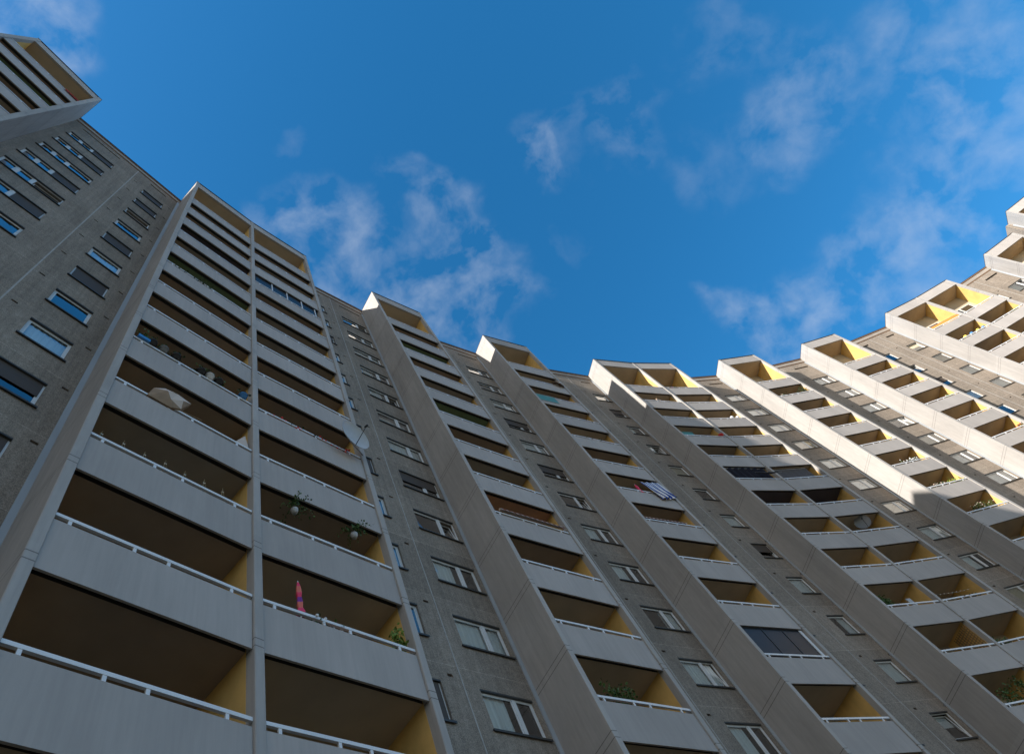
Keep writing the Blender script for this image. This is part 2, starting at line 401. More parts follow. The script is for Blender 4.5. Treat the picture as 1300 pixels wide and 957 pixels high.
for nm, (p, q) in WALLS.items():
    add_wall(nm, p, q, FAC[nm]); queue_windows(nm, p, q, FAC[nm], bld, KMAX)

STY = ['net','half','half','right','beige','outer','top','none','none','outerhalf','net','none','top','right']
def style_for(w):
    if w['wall'] in ('W4',): return ['net','beige','net','beige','net','net','beige','half','net','beige','net','net','beige','net','net','net'][w['k']+4]
    if w['wall'] == 'W5': return ['net','net','half','net','net','net','net','right','blinddark','net','half','beige','right','net','right','half'][w['k']+4]
    if w['wall'] == 'W6' and w['kind'] == 'single': return rnd.choice(['net','net','blind','blind','beige'])
    if w['wall'] == 'W0' and w['kind'] == 'single': return {11:'outer',10:'outer',9:'none',8:'none',7:'outer',6:'net',5:'outer',4:'none',3:'net',2:'outerhalf',1:'outerhalf'}.get(w['k'],'half')
    if w['wall'] == 'W0': return {11:'outerleft',10:'outerleft',9:'none',8:'outerleft',7:'none',6:'outerleft',5:'none'}.get(w['k'],'half')
    return rnd.choice(STY)
def window_parts(w):
    tl = (w['k']*7 + len(w['wall'])*3 + int(w['w']*100)) % 4 == 0 and w['kind'] != 'narrow'
    key = (w['kind'], w['w'], tl)
    if key not in protoW: protoW[key] = win_meshes(w['kind'], w['w'], tl)
    return protoW[key]
def merge(objs_meshes, name, mats_all=True):
    """one mesh from several (mesh, matrix)"""
    vs = []; fs = []; mi = []; mats = []; sm = []
    for me, mtx in objs_meshes:
        b = len(vs); vs += [tuple(mtx @ v.co) for v in me.vertices]
        idx = []
        for mt in me.materials:
            if mt not in mats: mats.append(mt)
            idx.append(mats.index(mt))
        for pl in me.polygons:
            fs.append(tuple(b+i for i in pl.vertices)); mi.append(idx[pl.material_index]); sm.append(pl.use_smooth)
    me = bpy.data.meshes.new(name); me.from_pydata(vs, [], fs)
    for mt in mats: me.materials.append(mt)
    me.polygons.foreach_set('material_index', mi); me.polygons.foreach_set('use_smooth', sm); me.update(); return me

# ------------------------------------------------------------------ side walls, balconies
FT = .20
def fin_mesh(left_in, right_in, roof, t0, t1):
    """upright side wall; t0..t1 across, front at y=0, back at y=DEP+.05"""
    m = MB(); m.cbox(t0, t1, 0, DEP+.04, 0, roof-.036, .012, 0)
    if right_in:   # face looking to +x painted ochre
        m.box(t1, t1+.004, .24, DEP, .3, roof-1.25, 1, skip=('l',))
    if left_in:
        m.box(t0-.004, t0, .24, DEP, .3, roof-1.25, 1, skip=('r',))
    return m.mesh('side_wall', [M['fin'], M['yellow']])
def coping_mesh(x0, x1):
    m = MB(); m.box(x0, x1, -.02, DEP+.2, -.034, 0, 0); return m.mesh('roof_coping', [M['coping']])

TOPC = -1.27          # underside of the roof slab below the roof height
def balcony_meshes(x0, x1, ceil):
    slab = MB()
    slab.box(x0, x1, .25, DEP-.02, -1.27, -1.12, {'b':0,'t':1,'f':2,'r':1,'k':1,'l':1})
    slab.box(x0, x1, .10, .25, -1.18, -1.122, 2)  # dark filler standing in for shade in the gap behind the parapet
    par = MB(); par.box(x0+.012, x1-.012, .055, .10, -1.37, -.175, 0)
    hr = MB(); hr.box(x0+.01, x1-.01, .050, .105, -.072, 0)
    L_ = x1-x0
    for s in (.07,.37,.54,.88): hr.box(x0+L_*s-.03, x0+L_*s+.03, .056, .095, -.20, -.07)
    back = MB(); yb = DEP-.02; zt = -1.27 + STOREY; z0 = -1.12
    # back wall with balcony door and window beside it
    dx0, dx1 = x0+.35, x0+1.15; wx0, wx1 = x0+1.15, x1-.45
    back.box(x0, x1, yb, yb+.03, z0, zt-.001, 0)
    for xa, xb, za, zb in ((dx0,dx1,z0+.08,z0+2.22),(wx0,wx1,z0+.9,z0+2.22)):
        back.box(xa, xb, yb-.045, yb-.004, za, za+.07, 1); back.box(xa, xb, yb-.045, yb-.004, zb-.07, zb, 1)
        back.box(xa, xa+.07, yb-.045, yb-.004, za+.07, zb-.07, 1); back.box(xb-.07, xb, yb-.045, yb-.004, za+.07, zb-.07, 1)
        back.quad((xa+.07,yb-.02,za+.07),(xb-.07,yb-.02,za+.07),(xb-.07,yb-.02,zb-.07),(xa+.07,yb-.02,zb-.07), 2)
    xm = (wx0+wx1)/2; back.box(xm-.05, xm+.05, yb-.05, yb-.004, z0+.97, z0+2.15, 1)
    return (slab.mesh('balcony', [M[ceil], M['fascia'], M['sill']]), par.mesh('parapet', [M['parapet']]),
            hr.mesh('handrail', [M['white']]), back.mesh('balcony_window', [M['back'], M['frame'], M['glassdark']]))
protoB = {}
def bmesh_for(x0, x1, ceil):
    key = (round(x0,3), round(x1,3), ceil)
    if key not in protoB: protoB[key] = balcony_meshes(x0, x1, ceil)
    return protoB[key]

# colour of the slab underside of level k (= the ceiling seen in the opening above rail k-1)
CEIL = {
 'T1a': {11:'ceil_brown',10:'ceil_brown',9:'ceil_dark',8:'ceil_grey',7:'ceil_green',6:'ceil_brown',5:'ceil_brown',4:'ceil_brown',3:'ceil_brown',2:'ceil_grey',1:'ceil_brown',0:'ceil_brown'},
 'T1b': {11:'ceil_brown',10:'ceil_grey',9:'ceil_green',8:'ceil_brown',7:'ceil_grey',6:'ceil_grey',5:'ceil_brown',4:'ceil_brown',3:'ceil_brown',2:'ceil_brown'},
 'T2': {11:'ceil_brown',10:'ceil_green',9:'ceil_brown',8:'ceil_grey',7:'ceil_green',6:'ceil_brown',5:'ceil_grey',4:'ceil_orange',3:'ceil_brown'},
 'T3': {10:'ceil_brown',7:'ceil_brown',5:'ceil_brown',2:'ceil_dark'},
 'T4a': {8:'ceil_grey',6:'ceil_dark'}, 'T4b': {6:'ceil_dark'},
 'T5': {10:'ceil_grey',9:'ceil_grey'}, 'T7a': {10:'ceil_grey'},
 'T0': {11:'ceil_brown',10:'ceil_green',9:'ceil_brown',8:'ceil_grey'},
}
bal_list = []
def edges(bay):
    if bay.endswith('a'): return FT, WT-.105
    if bay.endswith('b'): return .105, WT-FT
    return FT, WT-FT
def add_tower(bays, parent, roof, kmax, left_strip=True, org=None):
    for j, bn in enumerate(bays):
        A, a = BAY[bn]; x0, x1 = edges(bn)
        first = j == 0; last = j == len(bays)-1
        if first:
            part('side_wall', fin_mesh(False, True, roof, 0, FT), A, a, parent)
            s = MB(); s.box(-.14, -.002, DEP-.05, DEP+.02, 0, roof-.7); part('corner_strip', s.mesh('corner_strip', [M['strip']]), A, a, parent)
        if last:
            part('side_wall', fin_mesh(True, False, roof, WT-FT, WT), A, a, parent)
        if not last:
            part('side_wall', fin_mesh(True, True, roof, WT-.105, WT+.095), A, a-BEND/2*0, parent)
        # top beam, roof slab, coping
        m = MB(); xa = x0+.003 if not first else x0+.003
        m.box(x0+.004, x1-.004, .03, .16, roof+TOPC+.02, roof-.04, 0)
        m.box(x0+.004, x1-.004, .16, DEP-.02, roof+TOPC+.03, roof-.08, {'b':1,'t':0,'f':0,'r':0,'k':0,'l':0})
        part('roof_beam', m.mesh('roof_beam', [M['parapet'], M['ceil']]), A, a, parent)
        part('roof_coping', coping_mesh(-.015 if first else 0.0, WT+.015 if last else WT), A, a, parent, z=roof)
        # back wall above the top balcony
        m = MB(); m.box(x0, x1, DEP-.02, DEP+.01, rail(kmax)+1.5, roof+TOPC+.03); o_ = part('upper_back_wall', m.mesh('upper_back_wall', [M['back']]), A, a, parent)
        m = MB(); za, zb, yb = rail(kmax)+1.18, rail(kmax)+2.25, DEP-.02
        for xa, xb in ((x0+.35, x0+1.15), (x0+1.15, x0+2.1), (x0+2.1, x1-.4)):
            m.box(xa, xa+.06, yb-.05, yb-.003, za, zb, 0); m.box(xb-.06, xb, yb-.05, yb-.003, za, zb, 0); m.box(xa+.06, xb-.06, yb-.05, yb-.003, zb-.07, zb, 0)
            m.quad((xa+.06,yb-.02,za),(xb-.06,yb-.02,za),(xb-.06,yb-.02,zb-.07),(xa+.06,yb-.02,zb-.07), 1)
        part_sub('fanlight', m.mesh('fanlight', [M['frame'], M['glassdark']]), o_)
        for k in range(KMIN, kmax+1):
            c = A + u(a)*WT/2 + Vector((0,0,rail(k)-.3))
            bal_list.append(dict(bay=bn, k=k, A=A, a=a, x0=x0, x1=x1, parent=parent, s=size_in_photo(c), ceil=CEIL.get(bn,{}).get(k,'ceil')))
for t in (['T0'],['T1a','T1b'],['T2'],['T3'],['T4a','T4b'],['T5'],['T6'],['T7a','T7b'],['T8']):
    add_tower(t, bld, ROOF, KMAX)

# neighbouring taller section behind the right edge
ROOF2 = ROOF + 4.2
BAY['T9'] = (Vector((49.91, 60.88, 0)), 7.0)
A9, a9 = BAY['T9']
add_tower(['T9'], bld2, ROOF2, KMAX+1)
B9 = A9 - DEP*n(a9)
W9p = B9 - .5*u(a9)
FAC['W9'] = dict(w=[], joint=[1.0], vents=[])
FAC['W8'] = dict(w=[], joint=[2.4], vents=[]); add_wall('W8', TD['T8'], W9p, FAC['W8'])
m = MB(); m.box(0, .497, .02, 3.0, 0, ROOF2-.12); w9 = part('corner_wall', m.mesh('corner_wall', [M['wall']]), W9p, a9, bld2)
m = MB(); m.box(.22, .26, .012, .05, 0, ROOF2-.3); part_sub('wall_joint', m.mesh('wall_joint', [M['sill']]), w9)
D9 = B9 + WT*u(a9)
# wall continuing beyond the frame at both ends
FAC['W10'] = dict(w=[('double',3.33,5.10)], joint=[2.8], vents=[2.45])
FAC['WL'] = dict(w=[('double',1.3,3.1)], joint=[4.0], vents=[])
lw_end = TB['T0']; lw_start = lw_end - 5.6*u(DIR0+4.3)
add_wall('WL', lw_start, lw_end, FAC['WL']); queue_windows('WL', lw_start, lw_end, FAC['WL'], bld, KMAX)
q = D9 + 5.4*u(a9-6); add_wall('W10', D9, q, FAC['W10'], bld2, ROOF2, KMAX+1); queue_windows('W10', D9, q, FAC['W10'], bld2, KMAX+1)

# individual repeats: the hundred that show largest, the rest as one part
CAPW = {'window':100, 'ribbon_window':100}
def wname(kind): return 'ribbon_window' if kind == 'wide' else 'window'
def copy_tree(src, parent, loc, rot):
    c = src.copy(); COL.objects.link(c); c.parent = parent; c.location = loc; c.rotation_euler = (0,0,rot)
    for ch in src.children:
        d = ch.copy(); COL.objects.link(d); d.parent = c
    return c
for pr in (bld, bld2):
    for wn in ('window','ribbon_window'):
        ws = sorted([w for w in win_list if w['parent'] is pr and wname(w['kind']) == wn], key=lambda w: -w['s'])
        ind = [w for w in ws if w['s'] > 0][:CAPW[wn]]; rest = [w for w in ws if w not in ind]
        for w in ind:
            f, g, s = window_parts(w); o = part(wn, f, w['pos'], w['a'], pr, z=w['z'])
            part_sub('pane', g, o); part_sub('sill', s, o)
            st = style_for(w); cm = curtain_mesh(w['kind'], w['w'], st)
            if cm: part_sub('roller_shutter' if 'blind' in st or 'outer' in st else 'curtain', cm, o)
        if rest:
            lst = []
            for w in rest:
                mt = Matrix.Translation(Vector((w['pos'].x, w['pos'].y, w['z'])) - pr.location) @ Matrix.Rotation(R(w['a']), 4, 'Z')
                for me in window_parts(w): lst.append((me, mt))
                cm = curtain_mesh(w['kind'], w['w'], rnd.choice(['net','half','beige','none']))
                if cm: lst.append((cm, mt))
            o = link(wn, merge(lst, wn), pr); o['kind'] = 'stuff'
    bs = sorted([b for b in bal_list if b['parent'] is pr], key=lambda b: -b['s'])
    ind = [b for b in bs if b['s'] > 0][:100]; rest = [b for b in bs if b not in ind]
    for b in ind:
        ms = bmesh_for(b['x0'], b['x1'], b['ceil']); o = part('balcony', ms[0], b['A'], b['a'], pr, z=rail(b['k']))
        part_sub('parapet', ms[1], o); part_sub('handrail', ms[2], o); part_sub('balcony_window', ms[3], o)
    if rest:
        lst = []
        for b in rest:
            mt = Matrix.Translation(Vector((b['A'].x, b['A'].y, rail(b['k']))) - pr.location) @ Matrix.Rotation(R(b['a']), 4, 'Z')
            for me in bmesh_for(b['x0'], b['x1'], b['ceil']): lst.append((me, mt))
        o = link('balcony', merge(lst, 'balcony'), pr); o['kind'] = 'stuff'

# solid core behind the facade, carrying the roof
def core(points, roof, parent, depth=12):
    m = MB(); inner = []; outer = []
    for i, (p, a) in enumerate(points):
        inner.append(p - n(a)*.85); outer.append(p - n(a)*depth)
    for i in range(len(inner)-1):
        A, B, C, D = inner[i], inner[i+1], outer[i+1], outer[i]
        z0, z1 = 0, roof-.3
        o_ = parent.location
        f = lambda v, z: (v.x-o_.x, v.y-o_.y, z)
        m.quad(f(A,z0), f(B,z0), f(B,z1), f(A,z1), 0); m.quad(f(C,z0), f(D,z0), f(D,z1), f(C,z1), 1); m.quad(f(A,z1), f(B,z1), f(C,z1), f(D,z1), 2)
        # strip of roof that closes the gap to the facade
        m.quad((points[i][0].x-o_.x, points[i][0].y-o_.y, z1+.06), (points[i+1][0].x-o_.x, points[i+1][0].y-o_.y, z1+.06), f(B,z1+.06), f(A,z1+.06), 2)
    e = points[0]; m.quad(f(inner[0],0), f(outer[0],0), f(outer[0],z1), f(inner[0],z1), 1)
    m.quad(f(inner[-1],0), f(outer[-1],0), f(outer[-1],z1), f(inner[-1],z1), 1)
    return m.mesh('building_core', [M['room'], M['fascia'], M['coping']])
pts = [(lw_start, DIR0+4.3), (TB['T0'], DIR0+2), (TD['T0'], DIR0-2)]
for i, nm in enumerate(names):
    a = DIRS[i]; pts.append((TB[nm], a+2)); pts.append((TD[nm], a-(BEND if nm in double else 0)-2))
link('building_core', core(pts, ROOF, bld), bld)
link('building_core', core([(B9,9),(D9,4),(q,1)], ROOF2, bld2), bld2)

# ------------------------------------------------------------------ loose things on the balconies
def at(bay, s, depth, z):
    """world point: s along the bay, depth behind the front plane, z above the eye (as measured)"""
    A, a = BAY[bay]; p = A + u(a)*s - n(a)*depth; return Vector((p.x, p.y, z+EYE)), R(a)
def thing(name, bay, s, depth, z, label, cat, group=None):
    p, r = at(bay, s, depth, z); o = bpy.data.objects.new(name, None); COL.objects.link(o); o.location = p; o.rotation_euler = (0,0,r)
    tag(o, label, cat, group); return o
def rl(k): return 11.05 + STOREY*k      # rail height above the eye
def fl(k): return rl(k) - 1.12          # floor

# closed pink parasol standing behind the handrail
t = thing('folded_parasol', 'T1b', 1.05, .2, fl(0)+.17, 'closed pink and orange striped parasol standing upright behind a white handrail', 'parasol')
t.scale = (.78,.78,.9); t.location.z += .1
b = MB(); b.tube([(0,0,.05),(0,0,2.12)], .02, 8); b.tube([(0,0,2.12),(0,0,2.18)], [.03,.012], 8); part_sub('pole', b.mesh('pole', [M['white']]), t)
b = MB(); prof = [(.09,1.02),(.12,1.06),(.07,1.22),(.085,1.40),(.06,1.58),(.08,1.72),(.06,1.95),(.02,2.12)]
zm = [0,0,1,2,0,1,0]
for i in range(len(prof)-1):
    seg = 16; base = len(b.v)
    for r_, h_ in (prof[i], prof[i+1]):
        for q_ in range(seg):
            tt = 2*math.pi*q_/seg; rr = r_*(1+.22*math.sin(q_*math.pi/2*1.0)); b.v.append((rr*math.cos(tt), rr*math.sin(tt), h_))
    for q_ in range(seg):
        q2 = (q_+1) % seg; b.f.append((base+q_, base+q2, base+seg+q2, base+seg+q_)); b.m.append(zm[i]); b.sm.append(True)
part_sub('canopy', b.mesh('canopy', [M['pink'], M['coral'], M['purple']]), t)
b = MB(); b.lathe([(.0,.0),(.09,.0),(.09,.12),(.04,.16),(0,.16)], seg=16); part_sub('base', b.mesh('base', [M['black']]), t)

# hanging plants
def hanging_plant(bay, s, z, label):
    t = thing('hanging_plant', bay, s, .24, z, label, 'hanging plant', 'hanging plants under the balcony ceiling')
    b = MB(); b.lathe([(0,-.10),(.06,-.10),(.095,.0),(.10,.05),(.08,.05)], seg=14); part_sub('pot', b.mesh('pot', [M['dish']]), t)
    b = MB()
    for k in range(3):
        an = k*2.09; b.tube([(.12*math.cos(an), .12*math.sin(an), .05), (0,0,.3)], .006, 4)
    b.tube([(0,0,.3),(0,0,.44)], .006, 4); part_sub('hanger', b.mesh('hanger', [M['steel']]), t)
    b = MB()
    for k in range(17):
        an = rnd.uniform(0, 6.28); ln = rnd.uniform(.2,.5); dr = rnd.uniform(-.3,.12); p0 = Vector((.05*math.cos(an), .05*math.sin(an), .06))
        prev = p0
        for j in range(1, 9):
            f = j/8; pp = p0 + Vector((math.cos(an)*ln*f, math.sin(an)*ln*f, .14*math.sin(f*3)+dr*f*f))
            if rnd.random() < .8:
                for _ in range(2): b.leaf(pp+Vector((rnd.gauss(0,.02),rnd.gauss(0,.02),rnd.gauss(0,.02))), .06, 0)
            prev = pp
    part_sub('foliage', b.mesh('foliage', [M['leaf']]), t)
hanging_plant('T1b', 1.18, 14.90, 'bushy plant in a white hanging pot, left of two under one ceiling')
hanging_plant('T1b', 2.98, 14.92, 'bushy plant in a white hanging pot, right of two, above the parasol balcony')

# satellite dishes
def dish(bay, s, depth, z, rad, yaw, pitch, m, label, arm=(0,.45,-.35), wall=(.3,.1,-.1)):
    t = thing('satellite_dish', bay, s, depth, z, label, 'satellite dish', 'satellite dishes')
    rot = Matrix.Rotation(R(yaw), 3, 'Z') @ Matrix.Rotation(R(pitch), 3, 'X')
    b = MB(); prof = [(0.0,0.0)]+[(rad*f, .28*rad*f*f) for f in (.2,.4,.6,.8,1.0)]+[(rad*1.02,.28*rad+.012),(rad*.99,.28*rad-.02)]+[(rad*f,.28*rad*f*f-.015) for f in (.8,.5,.2,0)]
    b.lathe(prof, seg=36, ax=rot); part_sub('reflector', b.mesh('reflector', [m]), t)
    b = MB(); tip = rot @ Vector((0,-.1*rad,rad*1.15)); foot = rot @ Vector((0,-rad*.95,.22*rad)); b.tube([foot, tip], .014, 6)
    b.tube([tip+rot@Vector((0,0,.05)), tip-rot@Vector((0,0,.08))], .035, 10); part_sub('receiver_arm', b.mesh('receiver_arm', [M['black']]), t)
    b = MB(); b.tube([(0,0,0), rot@Vector((0,0,-.12)), Vector(wall)], .022, 8); part_sub('bracket', b.mesh('bracket', [M['steel']]), t)
dish('T1b', 3.24, -.35, 19.55, .58, 8, 98, M['dish'], 'large pale satellite dish fixed outside a balcony rail beside the window wall', wall=(.66,.34,-.05))
dish('T4b', 2.33, .5, 23.25, .46, -38, 92, M['dish_dark'], 'dark grey satellite dish inside a balcony with ochre side wall', wall=(.0,.0,-.9))

# row of flower pots on the handrail of the parasol balcony's upper neighbour
POTS = [(.47,'blue'),(.72,'black'),(1.06,'dark'),(1.44,'black'),(2.23,'black'),(2.50,'white'),(2.80,'black'),(3.62,'blue')]
GP = 'potted plants along one handrail'
PL = ['bright blue trough at the left end of the handrail row of pots','small black pot with sparse leaves just right of the blue trough','low dark pot, third in the handrail row','bushy plant in round black pot, fourth along the handrail row','round black pot right of the gap in the handrail row','white pot with pale trailing leaves in the handrail row','black pot with spreading plant near the right end of the row','blue pot with tall leaves at the right end of the handrail row']
for i, (s, c) in enumerate(POTS):
    t = thing('flower_pot', 'T1a', s, .06, rl(3)+.01, PL[i], 'potted plant', GP)
    b = MB(); mt = {'blue':M['blue'],'black':M['black'],'dark':M['dish_dark'],'white':M['white']}[c]
    if i == 0: b.box(-.17,.17,-.08,.08,0,.15)
    else: b.lathe([(0,0),(.09,0),(.125,.17),(.14,.17),(.14,.2),(.10,.2)], seg=12)
    part_sub('pot', b.mesh('pot', [mt]), t)
    b = MB()
    for _ in range(90 if i != 2 else 30):
        r_ = abs(rnd.gauss(0,.09)); an = rnd.uniform(0,6.28); b.leaf((r_*math.cos(an), r_*math.sin(an)*.8, .18+abs(rnd.gauss(0,.09))), .085, 0)
    for _ in range(3): b.tube([(0,0,.1),(rnd.gauss(0,.08),rnd.gauss(0,.05),.35)], .005, 4, 1)
    part_sub('foliage', b.mesh('foliage', [M['leaf_dark'] if i%2 else M['leaf'], M['stem']]), t)

# open canvas parasols leaning over the rail
def canvas_umbrella(bay, s, depth, z, rad, tilt, yaw, label):
    t = thing('canvas_parasol', bay, s, depth, z, label, 'parasol')
    rot = Matrix.Rotation(R(yaw), 3, 'Z') @ Matrix.Rotation(R(tilt), 3, 'X')
    b = MB(); seg = 8; top = rot @ Vector((0,0,.30)); ring = []
    for q_ in range(seg*2):
        an = math.pi*q_/seg; sag = 1.0 if q_ % 2 == 0 else .90
        ring.append(rot @ Vector((rad*sag*math.cos(an), rad*sag*math.sin(an), 0 if q_ % 2 == 0 else .04)))
    for q_ in range(seg*2): b.tri(top, ring[q_], ring[(q_+1) % (seg*2)], (q_//2) % 2)
    part_sub('canopy', b.mesh('canopy', [M['beige'], M['cream']]), t)
    b = MB(); b.tube([top+rot@Vector((0,0,.08)), rot@Vector((0,0,-.8))], .018, 6); part_sub('pole', b.mesh('pole', [M['wood']]), t)
    b = MB()
    for q_ in range(0, seg*2, 2): b.tube([top*.92, ring[q_]*.98], .008, 4)
    part_sub('rib', b.mesh('rib', [M['steel']]), t)
t = thing('canvas_parasol', 'T1a', 1.0, .06, rl(2), 'beige and cream canvas parasol lying half folded over a handrail, below the row of pots', 'parasol')
b = MB()
Q = [(0,-.02,-.07),(.09,-.05,.35),(.37,-.02,.71),(.65,-.04,.72),(1.11,.0,.70),(.85,-.06,.0),(.59,-.05,-.16),(.05,-.04,-.12),(.38,-.20,.26),(.52,-.14,.05),(.82,-.16,.27),(.67,-.13,.52)]
for i_, j_, k_, m_ in ((0,1,8,0),(1,2,8,1),(2,3,8,1),(3,11,8,0),(11,9,8,1),(9,7,8,0),(7,0,8,0),(11,3,4,1),(11,4,10,1),(10,4,5,0),(9,11,10,1),(9,10,5,1),(9,5,6,0),(9,6,7,0)): b.tri(Q[i_], Q[j_], Q[k_], m_)
Q2 = [(x_*.97+.02, .10+.02*(i_%2), z_*.95) for i_, (x_, y_, z_) in enumerate(Q[:8])]
for i_ in range(8): b.quad(Q[i_], Q[(i_+1)%8], Q2[(i_+1)%8], Q2[i_], 0)
part_sub('canopy', b.mesh('canopy', [M['beige'], M['cream']]), t)
b = MB(); b.tube([(-.05,.06,.02),(1.5,.10,.34)], .016, 6); part_sub('pole', b.mesh('pole', [M['wood']]), t)
# small cloth at the right end of the same rail
t = thing('folded_cloth', 'T1a', 3.66, .1, rl(2), 'cream cloth draped in a peak at the right end of a handrail by the divider', 'cloth')
b = MB(); b.tri((-.22,-.03,.02),(.2,-.02,-.02),(.12,.05,.78)); b.tri((-.22,-.03,.02),(.12,.05,.78),(-.05,.12,.05),1); b.tri((.2,-.02,-.02),(.2,.15,.0),(.12,.05,.78),1); b.tri((-.05,.12,.05),(.12,.05,.78),(.2,.15,0),0)
part_sub('cloth', b.mesh('cloth', [M['cream'], M['beige']]), t)

# string lights looped between ceiling and rail
t = thing('string_lights', 'T1a', 2.0, .3, rl(1), 'string lights zigzagging along a balcony rail two levels below the row of pots', 'string lights')
b = MB(); bb = MB(); pts_ = []
for i in range(8):
    x = -1.72+i*.48
    pts_ += [(x, 0, .08+.03*rnd.random()), (x+.13, .05, .10), (x+.20, .08, .80+.12*rnd.random()), (x+.28, .05, .12)]
pts_ = [p_ for p_ in pts_ if p_[0] < 1.75]
b.tube(pts_, .014, 4)
for i in range(len(pts_)-1):
    for f in (.2,.5,.8):
        p_ = Vector(pts_[i]).lerp(Vector(pts_[i+1]), f); bb.lathe([(0,-.024),(.019,0),(0,.024)], p_, seg=5)
part_sub('cable', b.mesh('cable', [M['bamboo']]), t); part_sub('bulbs', bb.mesh('bulbs', [M['lampshade']]), t)

# rolled awnings
def awning(bay, s0, s1, z, m1, m2, label, out=.05):
    t = thing('rolled_awning', bay, s0, out, z, label, 'awning', 'rolled awnings')
    L_ = s1-s0; b = MB(); b.tube([(0,0,.16),(L_,0,.16)], .055, 10); part_sub('roller', b.mesh('roller', [m1]), t)
    b = MB(); nseg = 26
    for i in range(nseg):
        xa, xb = L_*i/nseg, L_*(i+1)/nseg; b.quad((xa,-.05,.18),(xb,-.05,.18),(xb,-.10,.02+.02*(i%2)),(xa,-.10,.02+.02*((i+1)%2)), i % 2)
    part_sub('valance', b.mesh('valance', [m1, m2]), t)
awning('T2', .55, 3.65, rl(3)+.03, M['cream'], M['maroon'], 'cream awning with maroon striped edge lying rolled along a handrail')
awning('T3', .4, 3.4, rl(4)+.42, M['maroon'], M['cream'], 'dark red striped awning under the balcony with the striped blue towel', out=.35)
# striped towel hung outside
t = thing('striped_towel', 'T3', 2.2, .0, rl(5), 'blue and white striped towel hanging over a handrail, blown askew', 'towel')
b = MB(); W_, H_ = 28, 12; G = {}
for i in range(W_+1):
    for j in range(H_+1):
        f, g_ = i/W_, j/H_
        top = (0+1.4*f, .75+.30*f); bot = (.55+1.15*f, -.75+.35*f)
        x = top[0]*(1-g_)+bot[0]*g_ + .03*math.sin(j*.8); zz = top[1]*(1-g_)+bot[1]*g_ + .05*math.sin(i*.7)
        G[i,j] = (x, -.03-.06*math.sin(i*.9+j*.35)*g_-.05*g_, zz)
for i in range(W_):
    for j in range(H_): b.quad(G[i,j], G[i+1,j], G[i+1,j+1], G[i,j+1], (i//2) % 2)
part_sub('cloth', b.mesh('cloth', [M['royal'], M['white']]), t)
t = thing('folded_parasol', 'T3', 1.85, .12, fl(5), 'closed bright pink parasol just left of the blue striped towel', 'parasol')
b = MB(); b.lathe([(.02,.9),(.09,.95),(.06,1.3),(.08,1.5),(.02,1.75)], seg=10); part_sub('canopy', b.mesh('canopy', [M['pink']]), t)
b = MB(); b.tube([(0,0,0),(0,0,1.8)], .015, 6); part_sub('pole', b.mesh('pole', [M['white']]), t)

# balcony plants as single leafy plants in troughs
def bush(bay, s, depth, k, w, h, label, m='leaf', nleaf=220, flowers=None, group='leafy balcony plants', cat='balcony plant'):
    t = thing('balcony_plant', bay, s, depth, rl(k)-.14, label, cat, group)
    b = MB(); b.box(-w*.45, w*.45, -.07, .07, -.1, .05); part_sub('planter', b.mesh('planter', [M['terracotta']]), t)
    b = MB()
    st = [(rnd.uniform(-w*.45,w*.45), rnd.gauss(0,.03), h*rnd.uniform(.5,1.1)) for _ in range(max(4,int(w*9)))]
    for x, y, hh in st: b.tube([(x,y,0),(x+rnd.gauss(0,.05),y+rnd.gauss(0,.05),hh)], [.007,.003], 4, 1)
    for _ in range(nleaf):
        x, y, hh = rnd.choice(st); f = rnd.uniform(.25,1.05); b.leaf((x+rnd.gauss(0,.06), y+rnd.gauss(0,.07), hh*f), .09, 0)
    part_sub('foliage', b.mesh('foliage', [M[m], M['stem']]), t)
    if flowers:
        b = MB()
        for _ in range(flowers[1]):
            x, y, hh = rnd.choice(st); b.lathe([(0,-.035),(.04,-.01),(.035,.02),(0,.03)], (x+rnd.gauss(0,.05), y-.03+rnd.gauss(0,.05), hh*rnd.uniform(.5,1.1)), seg=6)
        part_sub('flowers', b.mesh('flowers', [M[flowers[0]]]), t)
bush('T1b', 3.62, .22, 0, .4, .75, 'green shrub in the right corner of the pink parasol balcony', 'leaf_lime')
bush('T1b', 1.9, .2, 0, 1.5, .16, 'low white flowers along the handrail beside the pink parasol', 'leaf', 120, ('white', 14))
bush('T5', 1.3, .25, 10, 1.3, .55, 'pale blossom plant at the left of the second sunlit balcony from the top', 'leaf_dark', 160, ('cream', 26))
bush('T5', 3.1, .25, 10, 1.4, 1.0, 'dark green shrub at the right of the blossom plant balcony', 'leaf_dark', 260)
bush('T5', 2.5, .2, 6, 2.1, .45, 'row of white flowering plants on a sunlit balcony midway up', 'leaf_dark', 220, ('white', 46))
bush('T5', 1.6, .25, 5, 1.3, .5, 'pale flowering plant on the left half of a sunlit balcony below the white flower row', 'leaf_dark', 200, ('cream', 18))
bush('T5', 3.1, .25, 5, 1.3, .5, 'yellow green plant on the right half of the balcony below the white flower row', 'leaf_lime', 260, ('yellowp', 14))
bush('T5', 2.3, .35, 4, 2.2, .85, 'brown and green climber filling the balcony at the shadow edge', 'leaf', 330, ('cream', 20))
bush('T6', 3.3, .3, 8, .9, .5, 'yellow green plant by the ochre wall of a sunlit balcony', 'leaf_lime', 160, ('cream', 10))
bush('T6', 3.2, .3, 5, .9, .45, 'small pink flowering plant beside an ochre wall in the sun', 'leaf', 120, ('pink', 12))
bush('T4a', .75, .2, 2, .8, .9, 'bright green shrub spilling over the left end of a shaded balcony', 'leaf', 300)
bush('T4a', 2.1, .3, 0, 2.2, 1.2, 'tall green conifer like shrubs on the lowest balcony at the right corner', 'leaf', 500)
bush('T4b', .9, .3, 1, .9, .5, 'small green plant on the balcony right of the trellis', 'leaf', 160)
